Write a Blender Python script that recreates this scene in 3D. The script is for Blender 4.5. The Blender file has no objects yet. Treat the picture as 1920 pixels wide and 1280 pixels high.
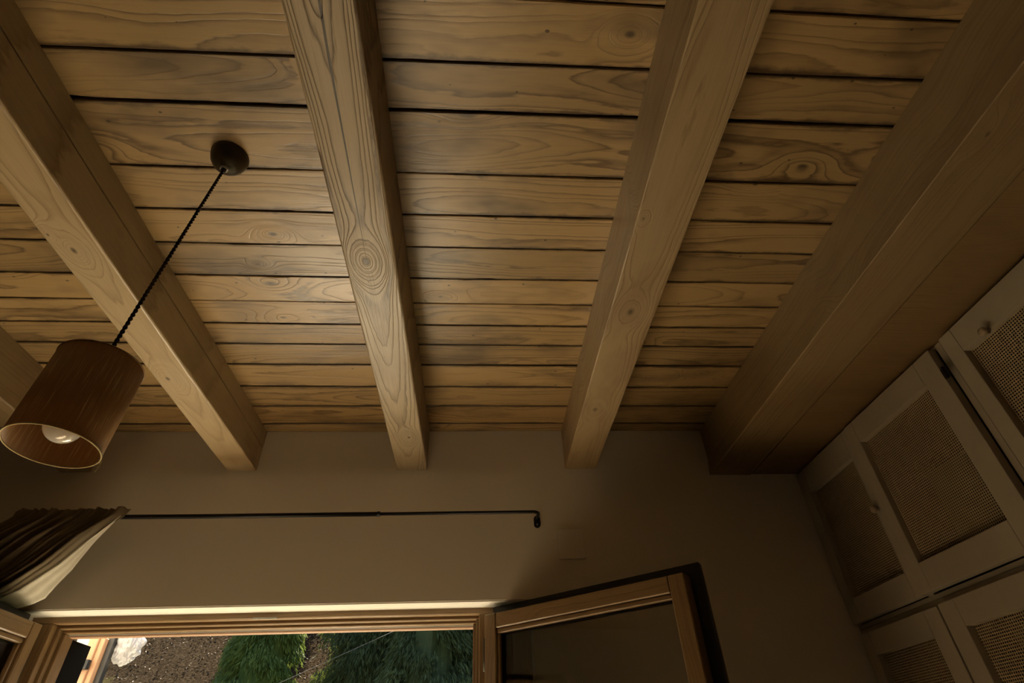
import bpy, bmesh, math, random
from mathutils import Vector, Matrix, noise
random.seed(7)
scene = bpy.context.scene
col = scene.collection

# ---------------------------------------------------------------- camera, sky, sun, exposure
CAM = Vector((0.0, -2.113, 1.4))
right = Vector((0.998, -0.053, -0.033)); fwd = Vector((0.062, 0.777, 0.627))
fwd.normalize(); right = (right - fwd * right.dot(fwd)).normalized(); up = right.cross(fwd)
cd = bpy.data.cameras.new('camera'); cam = bpy.data.objects.new('camera', cd); col.objects.link(cam)
cd.sensor_width = 36.0; cd.lens = 19.286; cd.clip_start = 0.02; cd.clip_end = 300
cam.matrix_world = Matrix(((right.x, up.x, -fwd.x, CAM.x), (right.y, up.y, -fwd.y, CAM.y),
                           (right.z, up.z, -fwd.z, CAM.z), (0, 0, 0, 1)))
scene.camera = cam

SUN_DIR = Vector((0.04, -0.64, -1.0)).normalized()          # the way the light travels
world = bpy.data.worlds.new('world'); scene.world = world; world.use_nodes = True
wn = world.node_tree.nodes; wl = world.node_tree.links; wn.clear()
wo = wn.new('ShaderNodeOutputWorld'); wb = wn.new('ShaderNodeBackground'); ws = wn.new('ShaderNodeTexSky')
ws.sky_type = 'NISHITA'; ws.sun_disc = False
ws.sun_elevation = math.asin(-SUN_DIR.z); ws.sun_rotation = math.atan2(-SUN_DIR.x, -SUN_DIR.y)
ws.air_density = 1.0; ws.dust_density = 3.0; ws.ozone_density = 0.6
wb.inputs['Strength'].default_value = 0.10
wl.new(ws.outputs[0], wb.inputs[0]); wl.new(wb.outputs[0], wo.inputs[0])
sd = bpy.data.lights.new('sun', 'SUN'); sd.energy = 10.0; sd.angle = math.radians(0.7); sd.color = (1.0, 0.88, 0.66)
sun = bpy.data.objects.new('sun', sd); col.objects.link(sun)
sun.rotation_euler = SUN_DIR.to_track_quat('-Z', 'Y').to_euler(); sun.location = (-4, 8, 9)

vs = scene.view_settings
scene.display_settings.display_device = 'sRGB'
vs.view_transform = 'Standard'; vs.look = 'None'; vs.gamma = 1.0; vs.use_curve_mapping = False
vs.exposure = 2.0

# ---------------------------------------------------------------- helpers
WM = {}
def link(o, world_m=None, parent=None):
    col.objects.link(o)
    m = world_m if world_m is not None else Matrix.Identity(4)
    if parent is not None:
        o.parent = parent; o.matrix_parent_inverse = WM[parent.name].inverted()
    o.matrix_basis = m
    WM[o.name] = m.copy()
    return o
def tag(o, label=None, cat=None, group=None, kind=None):
    if label: o['label'] = label
    if cat: o['category'] = cat
    if group: o['group'] = group
    if kind: o['kind'] = kind
    return o
def empty(name, loc, label, cat, group=None):
    o = bpy.data.objects.new(name, None); o.empty_display_size = 0.1
    link(o, Matrix.Translation(Vector(loc)))
    return tag(o, label, cat, group)
def mobj(name, verts, faces, mat, parent=None, world_m=None, smooth=False):
    me = bpy.data.meshes.new(name); me.from_pydata([tuple(v) for v in verts], [], faces); me.update()
    me.materials.append(mat)
    if smooth:
        for p in me.polygons: p.use_smooth = True
    return link(bpy.data.objects.new(name, me), world_m, parent)
def bobj(name, bm, mat, parent=None, world_m=None, smooth=False):
    me = bpy.data.meshes.new(name); bmesh.ops.recalc_face_normals(bm, faces=bm.faces[:]); bm.to_mesh(me); bm.free()
    me.materials.append(mat)
    if smooth:
        for p in me.polygons: p.use_smooth = True
    return link(bpy.data.objects.new(name, me), world_m, parent)
def addbox(bm, lo, hi, bev=0.0, seg=1):
    b2 = bmesh.new()
    bmesh.ops.create_cube(b2, size=1.0)
    for v in b2.verts:
        v.co = Vector([(lo[i] + hi[i]) / 2 + v.co[i] * (hi[i] - lo[i]) for i in range(3)])
    if bev > 0:
        bmesh.ops.bevel(b2, geom=b2.edges[:], offset=bev, segments=seg, profile=0.6, affect='EDGES', clamp_overlap=True)
    t = bpy.data.meshes.new('tmp'); b2.to_mesh(t); b2.free(); bm.from_mesh(t); bpy.data.meshes.remove(t)
def box(name, lo, hi, mat, parent=None, bev=0.0, seg=1):
    bm = bmesh.new(); c = [(lo[i] + hi[i]) / 2 for i in range(3)]
    addbox(bm, [lo[i] - c[i] for i in range(3)], [hi[i] - c[i] for i in range(3)], bev, seg)
    return bobj(name, bm, mat, parent, Matrix.Translation(c))
def frame_m(p0, xdir, zdir):
    x = Vector(xdir).normalized(); z = Vector(zdir); z = (z - x * z.dot(x)).normalized(); y = z.cross(x)
    return Matrix(((x.x, y.x, z.x, p0[0]), (x.y, y.y, z.y, p0[1]), (x.z, y.z, z.z, p0[2]), (0, 0, 0, 1)))
def bar(name, p0, p1, w, h, mat, parent=None, zdir=(0, 0, 1), bev=0.002, seg=1):
    """bar from p0 to p1 (centre line), local X along it, w across (local Y), h along zdir"""
    p0 = Vector(p0); p1 = Vector(p1); L = (p1 - p0).length
    bm = bmesh.new(); addbox(bm, (-L / 2, -w / 2, -h / 2), (L / 2, w / 2, h / 2), bev, seg)
    return bobj(name, bm, mat, parent, frame_m((p0 + p1) / 2, p1 - p0, zdir))
def tube(bm, pts, rad, n=10, cap=True):
    pts = [Vector(p) for p in pts]; rings = []
    ref = None
    for i, p in enumerate(pts):
        a = pts[max(i - 1, 0)]; b = pts[min(i + 1, len(pts) - 1)]; t = (b - a).normalized()
        if ref is None: ref = t.orthogonal().normalized()
        ref = (ref - t * ref.dot(t)).normalized(); bi = t.cross(ref)
        r = rad[i] if isinstance(rad, (list, tuple)) else rad
        rings.append([bm.verts.new(p + (ref * math.cos(2 * math.pi * k / n) + bi * math.sin(2 * math.pi * k / n)) * r) for k in range(n)])
    for A, B in zip(rings, rings[1:]):
        for k in range(n): bm.faces.new((A[k], A[(k + 1) % n], B[(k + 1) % n], B[k]))
    if cap:
        bm.faces.new(rings[0][::-1]); bm.faces.new(rings[-1])
def lathe(bm, prof, n=40, axis_o=Vector((0, 0, 0))):
    rings = []
    for r, z in prof:
        if r < 1e-5: rings.append([bm.verts.new(axis_o + Vector((0, 0, z)))])
        else: rings.append([bm.verts.new(axis_o + Vector((r * math.cos(2 * math.pi * k / n), r * math.sin(2 * math.pi * k / n), z))) for k in range(n)])
    for A, B in zip(rings, rings[1:]):
        for k in range(n):
            k2 = (k + 1) % n
            q = [A[k % len(A)], A[k2 % len(A)], B[k2 % len(B)], B[k % len(B)]]
            q2 = []
            for v in q:
                if v not in q2: q2.append(v)
            if len(q2) > 2: bm.faces.new(q2)

# ---------------------------------------------------------------- materials
class NT:
    def __init__(s, name):
        s.m = bpy.data.materials.new(name); s.m.use_nodes = True
        s.t = s.m.node_tree; s.t.nodes.clear()
        s.out = s.n('ShaderNodeOutputMaterial')
    def n(s, k, **kw):
        x = s.t.nodes.new(k)
        for a, b in kw.items(): setattr(x, a, b)
        return x
    def l(s, a, b): s.t.links.new(a, b)
    def inp(s, node, i, v):
        if isinstance(v, bpy.types.NodeSocket): s.l(v, node.inputs[i])
        else: node.inputs[i].default_value = v
    def math(s, op, a, b=0.0, c=0.0):
        x = s.n('ShaderNodeMath', operation=op); s.inp(x, 0, a); s.inp(x, 1, b); s.inp(x, 2, c); return x.outputs[0]
    def vmath(s, op, a, b=(0, 0, 0)):
        x = s.n('ShaderNodeVectorMath', operation=op); s.inp(x, 0, a); s.inp(x, 1, b); return x.outputs[0]
    def noise(s, vec, scale=1.0, detail=2.0, rough=0.5, col=False):
        x = s.n('ShaderNodeTexNoise'); s.inp(x, 'Vector', vec); x.inputs['Scale'].default_value = scale
        x.inputs['Detail'].default_value = detail; x.inputs['Roughness'].default_value = rough
        return x.outputs['Color' if col else 'Fac']
    def ramp(s, fac, stops, interp='LINEAR'):
        x = s.n('ShaderNodeValToRGB'); e = x.color_ramp; e.interpolation = interp
        while len(e.elements) < len(stops): e.elements.new(0.5)
        for el, (p, c) in zip(e.elements, stops):
            el.position = p; el.color = (c if isinstance(c, (tuple, list)) else (c, c, c)) if isinstance(c, (tuple, list)) and len(c) == 4 else (tuple(c) + (1,) if isinstance(c, (tuple, list)) else (c, c, c, 1))
        s.l(fac, x.inputs[0]); return x.outputs[0]
    def mix(s, f, a, b, mode='MIX'):
        x = s.n('ShaderNodeMix', data_type='RGBA', blend_type=mode)
        s.inp(x, 0, f)
        for i, v in ((6, a), (7, b)):
            if isinstance(v, (tuple, list)): x.inputs[i].default_value = tuple(v) + (1,) if len(v) == 3 else v
            else: s.l(v, x.inputs[i])
        return x.outputs[2]
    def bsdf(s, color, rough=0.5, spec=0.5, bump=None, bstr=0.2, bdist=0.002, **kw):
        b = s.n('ShaderNodeBsdfPrincipled')
        if isinstance(color, (tuple, list)): b.inputs['Base Color'].default_value = tuple(color) + (1,)
        else: s.l(color, b.inputs['Base Color'])
        s.inp(b, 'Roughness', rough); b.inputs['Specular IOR Level'].default_value = spec
        for k, v in kw.items(): s.inp(b, k.replace('_', ' '), v)
        if bump is not None:
            bn = s.n('ShaderNodeBump'); bn.inputs['Strength'].default_value = bstr; bn.inputs['Distance'].default_value = bdist
            s.l(bump, bn.inputs['Height']); s.l(bn.outputs[0], b.inputs['Normal'])
        s.l(b.outputs[0], s.out.inputs[0]); return b

def wood(name, light, mid, dark, freq=95.0, knots=(), crack=None, wild=0.5, rough=0.42, spec=0.5, contrast=1.0,
         stain=0.5, pith=0.07, slow=1.0, bump=0.45, edge=0.0, taper=None, vsc=1.0):
    """planed timber: rings cut along local X, knots at given local (x, y, size), optional drying check"""
    s = NT(name)
    tc = s.n('ShaderNodeTexCoord').outputs['Object']
    rnd = s.n('ShaderNodeObjectInfo').outputs['Random']
    rv = s.vmath('MULTIPLY', s.n('ShaderNodeCombineXYZ').outputs[0], (1, 1, 1))
    cmb = s.n('ShaderNodeCombineXYZ'); s.l(s.math('MULTIPLY', rnd, 41.3), cmb.inputs[0]); s.l(s.math('MULTIPLY', rnd, 17.7), cmb.inputs[1]); s.l(s.math('MULTIPLY', rnd, 9.1), cmb.inputs[2])
    seed = cmb.outputs[0]
    sx = s.n('ShaderNodeSeparateXYZ'); s.l(tc, sx.inputs[0]); X, Y, Z = sx.outputs
    def sn(scl, detail=2.0, rough=0.5):
        return s.noise(s.vmath('ADD', s.vmath('MULTIPLY', tc, scl), seed), 1.0, detail, rough)
    n_slow = s.math('SUBTRACT', sn((1.6 * slow, 2.5, 2.5), 1.0), 0.5)
    n_slow2 = s.math('SUBTRACT', sn((2.3 * slow, 6, 6), 2.0), 0.5)
    n_fine = s.math('SUBTRACT', sn((14, 70, 70), 2.0), 0.5)
    fr = s.math('FRACT', s.math('MULTIPLY', rnd, 7.31)); fr2 = s.math('FRACT', s.math('MULTIPLY', rnd, 13.7))
    yoff = s.math('MULTIPLY', s.math('SUBTRACT', fr, 0.5), 0.10)
    v = s.math('ADD', s.math('ADD', Y, yoff), s.math('MULTIPLY', n_slow2, 0.055 * wild))
    w = s.math('ADD', s.math('ADD', s.math('MULTIPLY', Z, 0.8), s.math('ADD', 0.035, s.math('MULTIPLY', fr2, pith))), s.math('MULTIPLY', n_slow, 0.16 * wild))
    if taper:
        w = s.math('ADD', s.math('MAXIMUM', s.math('MULTIPLY', s.math('SUBTRACT', X, taper[1]), taper[0]), 0.0), s.math('ADD', 0.02, s.math('MULTIPLY', n_slow, 0.07 * wild)))
        v = s.math('ADD', s.math('ADD', Y, taper[2]), s.math('MULTIPLY', n_slow2, 0.035 * wild))
    v = s.math('MULTIPLY', v, vsc)
    r = s.math('SQRT', s.math('ADD', s.math('MULTIPLY', v, v), s.math('MULTIPLY', w, w)))
    core = None
    for (kx, ky, ks) in knots:
        dx = s.math('MULTIPLY', s.math('SUBTRACT', X, kx), 0.62); dy = s.math('SUBTRACT', Y, ky)
        d = s.math('SQRT', s.math('ADD', s.math('MULTIPLY', dx, dx), s.math('MULTIPLY', dy, dy)))
        d = s.math('ADD', d, s.math('MULTIPLY', n_slow2, ks * 0.35))
        g = s.math('EXPONENT', s.math('MULTIPLY', s.math('POWER', s.math('DIVIDE', s.math('MAXIMUM', d, 0.0), ks * 2.2), 2.0), -1.0))
        r = s.math('ADD', s.math('MULTIPLY', r, s.math('SUBTRACT', 1.0, g)), s.math('MULTIPLY', s.math('ADD', s.math('MULTIPLY', d, 1.3), 0.02), g))
        c = s.math('SUBTRACT', 1.0, s.math('SMOOTH_MIN', s.math('DIVIDE', s.math('MAXIMUM', d, 0.0), ks * 0.42), 1.0, 0.2))
        c = s.math('MAXIMUM', c, 0.0)
        core = c if core is None else s.math('MAXIMUM', core, c)
    if not knots:
        vo = s.n('ShaderNodeTexVoronoi', voronoi_dimensions='2D'); vo.inputs['Scale'].default_value = 1.0
        s.l(s.vmath('ADD', s.vmath('MULTIPLY', tc, (2.2, 5.0, 1)), seed), vo.inputs['Vector'])
        sc = s.n('ShaderNodeSeparateColor'); s.l(vo.outputs['Color'], sc.inputs[0])
        on = s.math('GREATER_THAN', sc.outputs[0], 0.52)
        d = vo.outputs['Distance']
        g = s.math('MULTIPLY', on, s.math('EXPONENT', s.math('MULTIPLY', s.math('POWER', s.math('DIVIDE', d, 0.17), 2.0), -1.0)))
        r = s.math('ADD', r, s.math('MULTIPLY', g, 0.035))
        size = s.math('ADD', 0.012, s.math('MULTIPLY', sc.outputs[1], 0.05))
        core = s.math('MULTIPLY', on, s.math('MAXIMUM', s.math('SUBTRACT', 1.0, s.math('DIVIDE', d, size)), 0.0))
    t = s.math('ADD', s.math('MULTIPLY', r, freq), s.math('MULTIPLY', n_fine, 0.5))
    rn = s.n('ShaderNodeTexNoise', noise_dimensions='1D'); rn.inputs['Scale'].default_value = 1.0; rn.inputs['Detail'].default_value = 1.0
    s.l(s.math('ADD', s.math('MULTIPLY', r, freq * 0.55), s.math('MULTIPLY', rnd, 50.0)), rn.inputs['W'])
    t = s.math('ADD', s.math('ADD', t, s.math('MULTIPLY', n_slow2, 1.2)), s.math('MULTIPLY', rn.outputs[0], 2.2))
    ring = s.ramp(s.math('FRACT', t), [(0.0, 0.3), (0.05, 0.0), (0.62, 0.10), (0.86, 0.62), (0.94, 1.0), (1.0, 0.3)])
    # the strength of the rings wanders over the timber
    amp = s.math('MULTIPLY', s.ramp(sn((1.5, 4, 4), 2.0), [(0.3, 0.25), (0.62, 1.0)]), contrast)
    fib = sn((6, 260, 260), 3.0, 0.6)
    blot = sn((3.0, 7.0, 7.0), 3.0, 0.6)
    c = s.mix(s.math('MULTIPLY', s.math('MULTIPLY', ring, amp), 0.66), light, mid)
    c = s.mix(s.math('MULTIPLY', s.math('SUBTRACT', fib, 0.42), 0.55), c, mid)
    st = s.ramp(blot, [(0.50, 0.0), (0.70, 1.0)])
    c = s.mix(s.math('MULTIPLY', st, stain), c, dark, 'MULTIPLY' if False else 'MIX')
    if edge:
        ge = s.n('ShaderNodeSeparateXYZ'); s.l(s.n('ShaderNodeTexCoord').outputs['Generated'], ge.inputs[0])
        e = s.math('POWER', s.math('MULTIPLY', s.math('ABSOLUTE', s.math('SUBTRACT', ge.outputs[1], 0.5)), 2.0), 7.0)
        sm = s.ramp(s.math('ADD', s.math('MULTIPLY', e, 0.55), s.math('MULTIPLY', sn((9, 16, 16), 4.0, 0.65), 0.75)), [(0.52, 0.0), (0.70, 1.0)])
        c = s.mix(s.math('MULTIPLY', sm, edge), c, tuple(x * 0.7 for x in dark))
        pv = s.n('ShaderNodeTexVoronoi', voronoi_dimensions='2D'); pv.inputs['Scale'].default_value = 1.0
        s.l(s.vmath('ADD', s.vmath('MULTIPLY', tc, (8.0, 12.0, 1)), seed), pv.inputs['Vector'])
        pc = s.n('ShaderNodeSeparateColor'); s.l(pv.outputs['Color'], pc.inputs[0])
        pit = s.math('MULTIPLY', s.math('GREATER_THAN', pc.outputs[0], 0.72), s.math('LESS_THAN', pv.outputs['Distance'], s.math('ADD', 0.012, s.math('MULTIPLY', pc.outputs[1], 0.03))))
        c = s.mix(s.math('MULTIPLY', pit, 0.8), c, tuple(x * 0.3 for x in dark))
    tone = s.math('ADD', 0.80, s.math('MULTIPLY', fr2, 0.32))
    c = s.mix(1.0, c, s.vmath('MULTIPLY', (1, 1, 1), (1, 1, 1)), 'MULTIPLY')
    hs = s.n('ShaderNodeHueSaturation'); s.l(c, hs.inputs['Color']); s.l(tone, hs.inputs['Value'])
    hs.inputs['Saturation'].default_value = 1.0
    c = hs.outputs[0]
    c = s.mix(s.ramp(core, [(0.0, 0.0), (0.5, 0.65), (1.0, 0.95)]), c, tuple(x * 0.35 for x in dark))
    h = s.math('SUBTRACT', s.math('MULTIPLY', fib, 0.5), s.math('MULTIPLY', ring, 0.5))
    if crack:
        x0, x1, y0, y1, wd = crack
        f = s.math('DIVIDE', s.math('SUBTRACT', X, x0), x1 - x0)
        line = s.math('ADD', s.math('ADD', y0, s.math('MULTIPLY', f, y1 - y0)), s.math('MULTIPLY', n_slow2, 0.012))
        dd = s.math('ABSOLUTE', s.math('SUBTRACT', Y, line))
        wv = s.math('MULTIPLY', wd, s.math('MULTIPLY', s.math('MULTIPLY', f, s.math('SUBTRACT', 1.0, f)), 4.0))
        on = s.math('LESS_THAN', dd, wv)
        on = s.math('MULTIPLY', on, s.math('LESS_THAN', Z, 0.0)) if False else on
        c = s.mix(on, c, (0.012, 0.008, 0.004))
        h = s.math('SUBTRACT', h, s.math('MULTIPLY', on, 3.0))
    rg = s.math('ADD', rough, s.math('MULTIPLY', s.math('SUBTRACT', blot, 0.5), 0.25))
    s.bsdf(c, rg, spec, h, bump, 0.0015)
    return s.m

def plain(name, c, rough=0.5, spec=0.5, metal=0.0, vary=0.08, scale=6.0, bump=0.0, bscale=120.0):
    s = NT(name); tc = s.n('ShaderNodeTexCoord').outputs['Object']
    n = s.noise(tc, scale, 4.0, 0.6)
    cc = s.mix(n, tuple(x * (1 - vary) for x in c), tuple(min(1, x * (1 + vary)) for x in c))
    s.bsdf(cc, rough, spec, s.noise(tc, bscale, 3.0) if bump else None, bump, 0.002, Metallic=metal)
    return s.m

BL, BM_, BD = (0.345, 0.228, 0.098), (0.140, 0.085, 0.034), (0.091, 0.055, 0.022)
BK = dict(contrast=1.9, edge=0.9, stain=0.75, rough=0.36, spec=0.6, freq=85)
M_board = wood('ceiling_board_wood', BL, BM_, BD, **BK)
M_floor = wood('floor_oak', (0.66, 0.53, 0.36), (0.55, 0.42, 0.27), (0.45, 0.33, 0.2), stain=0.2)
M_frame = wood('larch_frame', (0.238, 0.150, 0.070), (0.119, 0.063, 0.024), (0.126, 0.070, 0.028), freq=90, contrast=0.9, stain=0.35, rough=0.35, pith=0.03)
M_soffit = wood('dark_soffit_wood', (0.280, 0.178, 0.081), (0.196, 0.119, 0.049), (0.140, 0.084, 0.035), stain=0.35)
M_wall = plain('plaster', (0.74, 0.69, 0.60), 0.9, 0.2, vary=0.03, scale=2.0, bump=0.15, bscale=60)
M_reveal = plain('reveal_plaster', (0.640, 0.616, 0.560), 0.9, 0.2, vary=0.02, bump=0.1)
M_back = plain('roof_deck', (0.035, 0.022, 0.012), 0.9)
M_black = plain('black_gasket', (0.012, 0.012, 0.012), 0.45)
M_cable = plain('cable_sheath', (0.06, 0.06, 0.055), 0.6)
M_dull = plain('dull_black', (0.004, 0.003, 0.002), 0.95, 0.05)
M_iron = plain('dark_iron', (0.018, 0.018, 0.02), 0.42, 0.5, 0.5, bump=0.1, bscale=200)
M_steel = plain('dull_steel', (0.45, 0.44, 0.42), 0.4, 0.5, 1.0)
M_cab = plain('aged_cream_paint', (0.38, 0.335, 0.258), 0.55, 0.4, vary=0.14, scale=9, bump=0.08, bscale=70)
M_brass = plain('aged_brass', (0.035, 0.026, 0.012), 0.4, 0.5, 0.4, vary=0.25, scale=25)
M_grey = plain('grey_plastic', (0.30, 0.29, 0.27), 0.5)
M_cord = plain('brown_twisted_cord', (0.035, 0.02, 0.012), 0.8)
M_curt = plain('brown_linen', (0.21, 0.172, 0.118), 0.95, 0.1, vary=0.2, scale=30, bump=0.2, bscale=700)
M_bind = plain('cream_binding', (0.62, 0.52, 0.27), 0.7, vary=0.2, scale=40)
M_knob = plain('worn_wood_knob', (0.36, 0.28, 0.18), 0.5)

def linen():
    s = NT('pale_lining'); tc = s.n('ShaderNodeTexCoord').outputs['Object']
    n = s.noise(s.vmath('MULTIPLY', tc, (60, 60, 6)), 1.0, 3.0)
    c = s.mix(n, (0.60, 0.55, 0.45), (0.74, 0.70, 0.60))
    d = s.n('ShaderNodeBsdfDiffuse'); s.l(c, d.inputs[0]); tr = s.n('ShaderNodeBsdfTranslucent'); s.l(c, tr.inputs[0])
    mx = s.n('ShaderNodeMixShader'); mx.inputs[0].default_value = 0.3; s.l(d.outputs[0], mx.inputs[1]); s.l(tr.outputs[0], mx.inputs[2])
    s.l(mx.outputs[0], s.out.inputs[0]); return s.m
M_lining = linen()
def glass():
    s = NT('window_glass'); f = s.n('ShaderNodeFresnel'); f.inputs['IOR'].default_value = 1.5
    t = s.n('ShaderNodeBsdfTransparent'); t.inputs[0].default_value = (0.985, 0.99, 0.985, 1)
    g = s.n('ShaderNodeBsdfGlossy'); g.inputs['Roughness'].default_value = 0.01
    mx = s.n('ShaderNodeMixShader'); s.l(s.math('MULTIPLY', f.outputs[0], 0.9), mx.inputs[0]); s.l(t.outputs[0], mx.inputs[1]); s.l(g.outputs[0], mx.inputs[2])
    s.l(mx.outputs[0], s.out.inputs[0]); return s.m
M_glass = glass()
def veneer():
    s = NT('veneer_shade'); tc = s.n('ShaderNodeTexCoord').outputs['Object']
    sx = s.n('ShaderNodeSeparateXYZ'); s.l(tc, sx.inputs[0])
    ang = s.math('ARCTAN2', sx.outputs[1], sx.outputs[0])
    cb = s.n('ShaderNodeCombineXYZ'); s.l(s.math('MULTIPLY', ang, 14.0), cb.inputs[0]); s.l(s.math('MULTIPLY', sx.outputs[2], 9.0), cb.inputs[1])
    n = s.noise(cb.outputs[0], 1.0, 4.0, 0.65)
    cb2 = s.n('ShaderNodeCombineXYZ'); s.l(s.math('MULTIPLY', ang, 60.0), cb2.inputs[0]); s.l(s.math('MULTIPLY', sx.outputs[2], 14.0), cb2.inputs[1])
    n2 = s.noise(cb2.outputs[0], 1.0, 2.0, 0.5)
    c = s.mix(n, (0.376, 0.200, 0.080), (0.576, 0.360, 0.168))
    c = s.mix(s.ramp(n2, [(0.60, 0.0), (0.68, 1.0)]), c, (0.85, 0.66, 0.36))
    b = s.n('ShaderNodeBsdfPrincipled'); s.l(c, b.inputs['Base Color']); b.inputs['Roughness'].default_value = 0.45
    tr = s.n('ShaderNodeBsdfTranslucent'); s.l(c, tr.inputs[0])
    mx = s.n('ShaderNodeMixShader'); mx.inputs[0].default_value = 0.3; s.l(b.outputs[0], mx.inputs[1]); s.l(tr.outputs[0], mx.inputs[2])
    s.l(mx.outputs[0], s.out.inputs[0]); return s.m
M_shade = veneer()
def bulbm():
    s = NT('opal_bulb_glass'); s.bsdf((0.80, 0.78, 0.74), 0.12, 0.6, Coat_Weight=0.5); return s.m
M_bulb = bulbm()
def cane():
    s = NT('woven_mesh'); tc = s.n('ShaderNodeTexCoord').outputs['Object']
    sx = s.n('ShaderNodeSeparateXYZ'); s.l(tc, sx.inputs[0])
    P = 0.0072
    fy = s.math('ABSOLUTE', s.math('SUBTRACT', s.math('FRACT', s.math('DIVIDE', sx.outputs[1], P)), 0.5))
    fz = s.math('ABSOLUTE', s.math('SUBTRACT', s.math('FRACT', s.math('DIVIDE', sx.outputs[2], P)), 0.5))
    hole = s.math('LESS_THAN', s.math('MAXIMUM', fy, fz), 0.34)
    n = s.noise(tc, 20.0, 3.0)
    c = s.mix(n, (0.36, 0.29, 0.17), (0.48, 0.40, 0.25))
    b = s.n('ShaderNodeBsdfPrincipled'); s.l(c, b.inputs['Base Color']); b.inputs['Roughness'].default_value = 0.7
    t = s.n('ShaderNodeBsdfTransparent')
    mx = s.n('ShaderNodeMixShader'); s.l(hole, mx.inputs[0]); s.l(b.outputs[0], mx.inputs[1]); s.l(t.outputs[0], mx.inputs[2])
    s.l(mx.outputs[0], s.out.inputs[0]); return s.m
M_cane = cane()
M_inside = plain('cupboard_inside', (0.03, 0.023, 0.014), 0.9)
def leafmat(name, a, b):
    s = NT(name); tc = s.n('ShaderNodeTexCoord').outputs['Object']
    c = s.mix(s.ramp(s.noise(tc, 2.5, 4.0, 0.7), [(0.3, 0.0), (0.7, 1.0)]), a, b)
    d = s.n('ShaderNodeBsdfPrincipled'); s.l(c, d.inputs['Base Color']); d.inputs['Roughness'].default_value = 0.75; d.inputs['Specular IOR Level'].default_value = 0.25
    tr = s.n('ShaderNodeBsdfTranslucent'); s.l(s.mix(0.5, c, (0.25, 0.3, 0.05)), tr.inputs[0])
    mx = s.n('ShaderNodeMixShader'); mx.inputs[0].default_value = 0.2; s.l(d.outputs[0], mx.inputs[1]); s.l(tr.outputs[0], mx.inputs[2])
    s.l(mx.outputs[0], s.out.inputs[0]); return s.m
M_leafd = leafmat('dark_conifer', (0.015, 0.029, 0.011), (0.044, 0.064, 0.022))
M_leafy = leafmat('bright_conifer', (0.030, 0.062, 0.012), (0.085, 0.13, 0.028))
def litter():
    s = NT('leaf_litter_ground'); tc = s.n('ShaderNodeTexCoord').outputs['Object']
    n = s.noise(tc, 26.0, 6.0, 0.8); n2 = s.noise(tc, 0.45, 3.0, 0.6)
    c = s.ramp(n, [(0.3, (0.003, 0.002, 0.0012)), (0.5, (0.023, 0.017, 0.011)), (0.66, (0.062, 0.046, 0.031)), (0.8, (0.17, 0.135, 0.097))])
    c = s.mix(s.ramp(n2, [(0.58, 0.0), (0.68, 1.0)]), c, (0.06, 0.055, 0.022))
    s.bsdf(c, 1.0, 0.0, n, 0.8, 0.05); return s.m
M_litter = litter()
M_leafbrown = plain('dry_leaf', (0.05, 0.036, 0.024), 0.7, 0.1, vary=0.6, scale=3)
M_bounce = plain('pale_bounce_paving', (0.82, 0.78, 0.69), 0.85, vary=0.1)
M_dimground = plain('dark_ground', (0.022, 0.034, 0.012), 0.9, 0.2, vary=0.4, scale=8, bump=0.6, bscale=40)
M_overexposed = plain('overexposed_white', (0.80, 0.78, 0.74), 0.9, vary=0.03)
M_bark = plain('bark', (0.06, 0.045, 0.032), 0.95, vary=0.3, bump=0.5, bscale=30)
M_bag = plain('white_plastic', (0.28, 0.28, 0.30), 0.3, 0.5, vary=0.06, scale=20)
M_pinkwood = plain('fresh_cedar', (0.338, 0.195, 0.111), 0.6, vary=0.12, scale=8)

# ---------------------------------------------------------------- room shell
ZC = 2.6; ZB = 2.421; ZD = 2.388
RX0, RX1, RY0 = -3.6, 1.95, -5.6
OX0, OX1, OZ0, OZ1 = -1.56, 0.20, 0.72, 1.914       # opening in the window wall
WT = 0.27
FL = tag(box('floor', (RX0 - 0.2, RY0 - 0.2, -0.12), (RX1 + 0.2, WT, 0.0), M_floor), kind='structure')
def strips(y0, y1, width):
    pass
# window wall with its opening (the right reveal splays)
bm = bmesh.new()
addbox(bm, (RX0 - 0.2, 0, 0), (OX0, WT, 2.78)); addbox(bm, (OX1, 0, 0), (RX1 + 0.2, WT, 2.78))
addbox(bm, (OX0, 0, OZ1), (OX1, WT, 2.78)); addbox(bm, (OX0, 0, 0), (OX1, WT, OZ0))
WALL = tag(bobj('wall_window', bm, M_wall), kind='structure')
bm = bmesh.new()
addbox(bm, (OX0, 0.004, OZ1 - 0.004), (OX1, 0.095, OZ1 - 0.0005)); addbox(bm, (OX0 + 0.0005, 0.004, OZ0), (OX0 + 0.004, 0.095, OZ1 - 0.004))
tag(bobj('reveal_plaster', bm, M_reveal, WALL))
tag(box('wall_left', (RX0 - 0.2, RY0, 0), (RX0, 0, 2.78), M_wall), kind='structure')
tag(box('wall_right', (RX1, RY0, 0), (RX1 + 0.2, 0, 2.78), M_wall), kind='structure')
tag(box('wall_back', (RX0 - 0.2, RY0 - 0.2, 0), (RX1 + 0.2, RY0, 2.78), M_wall), kind='structure')

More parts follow.
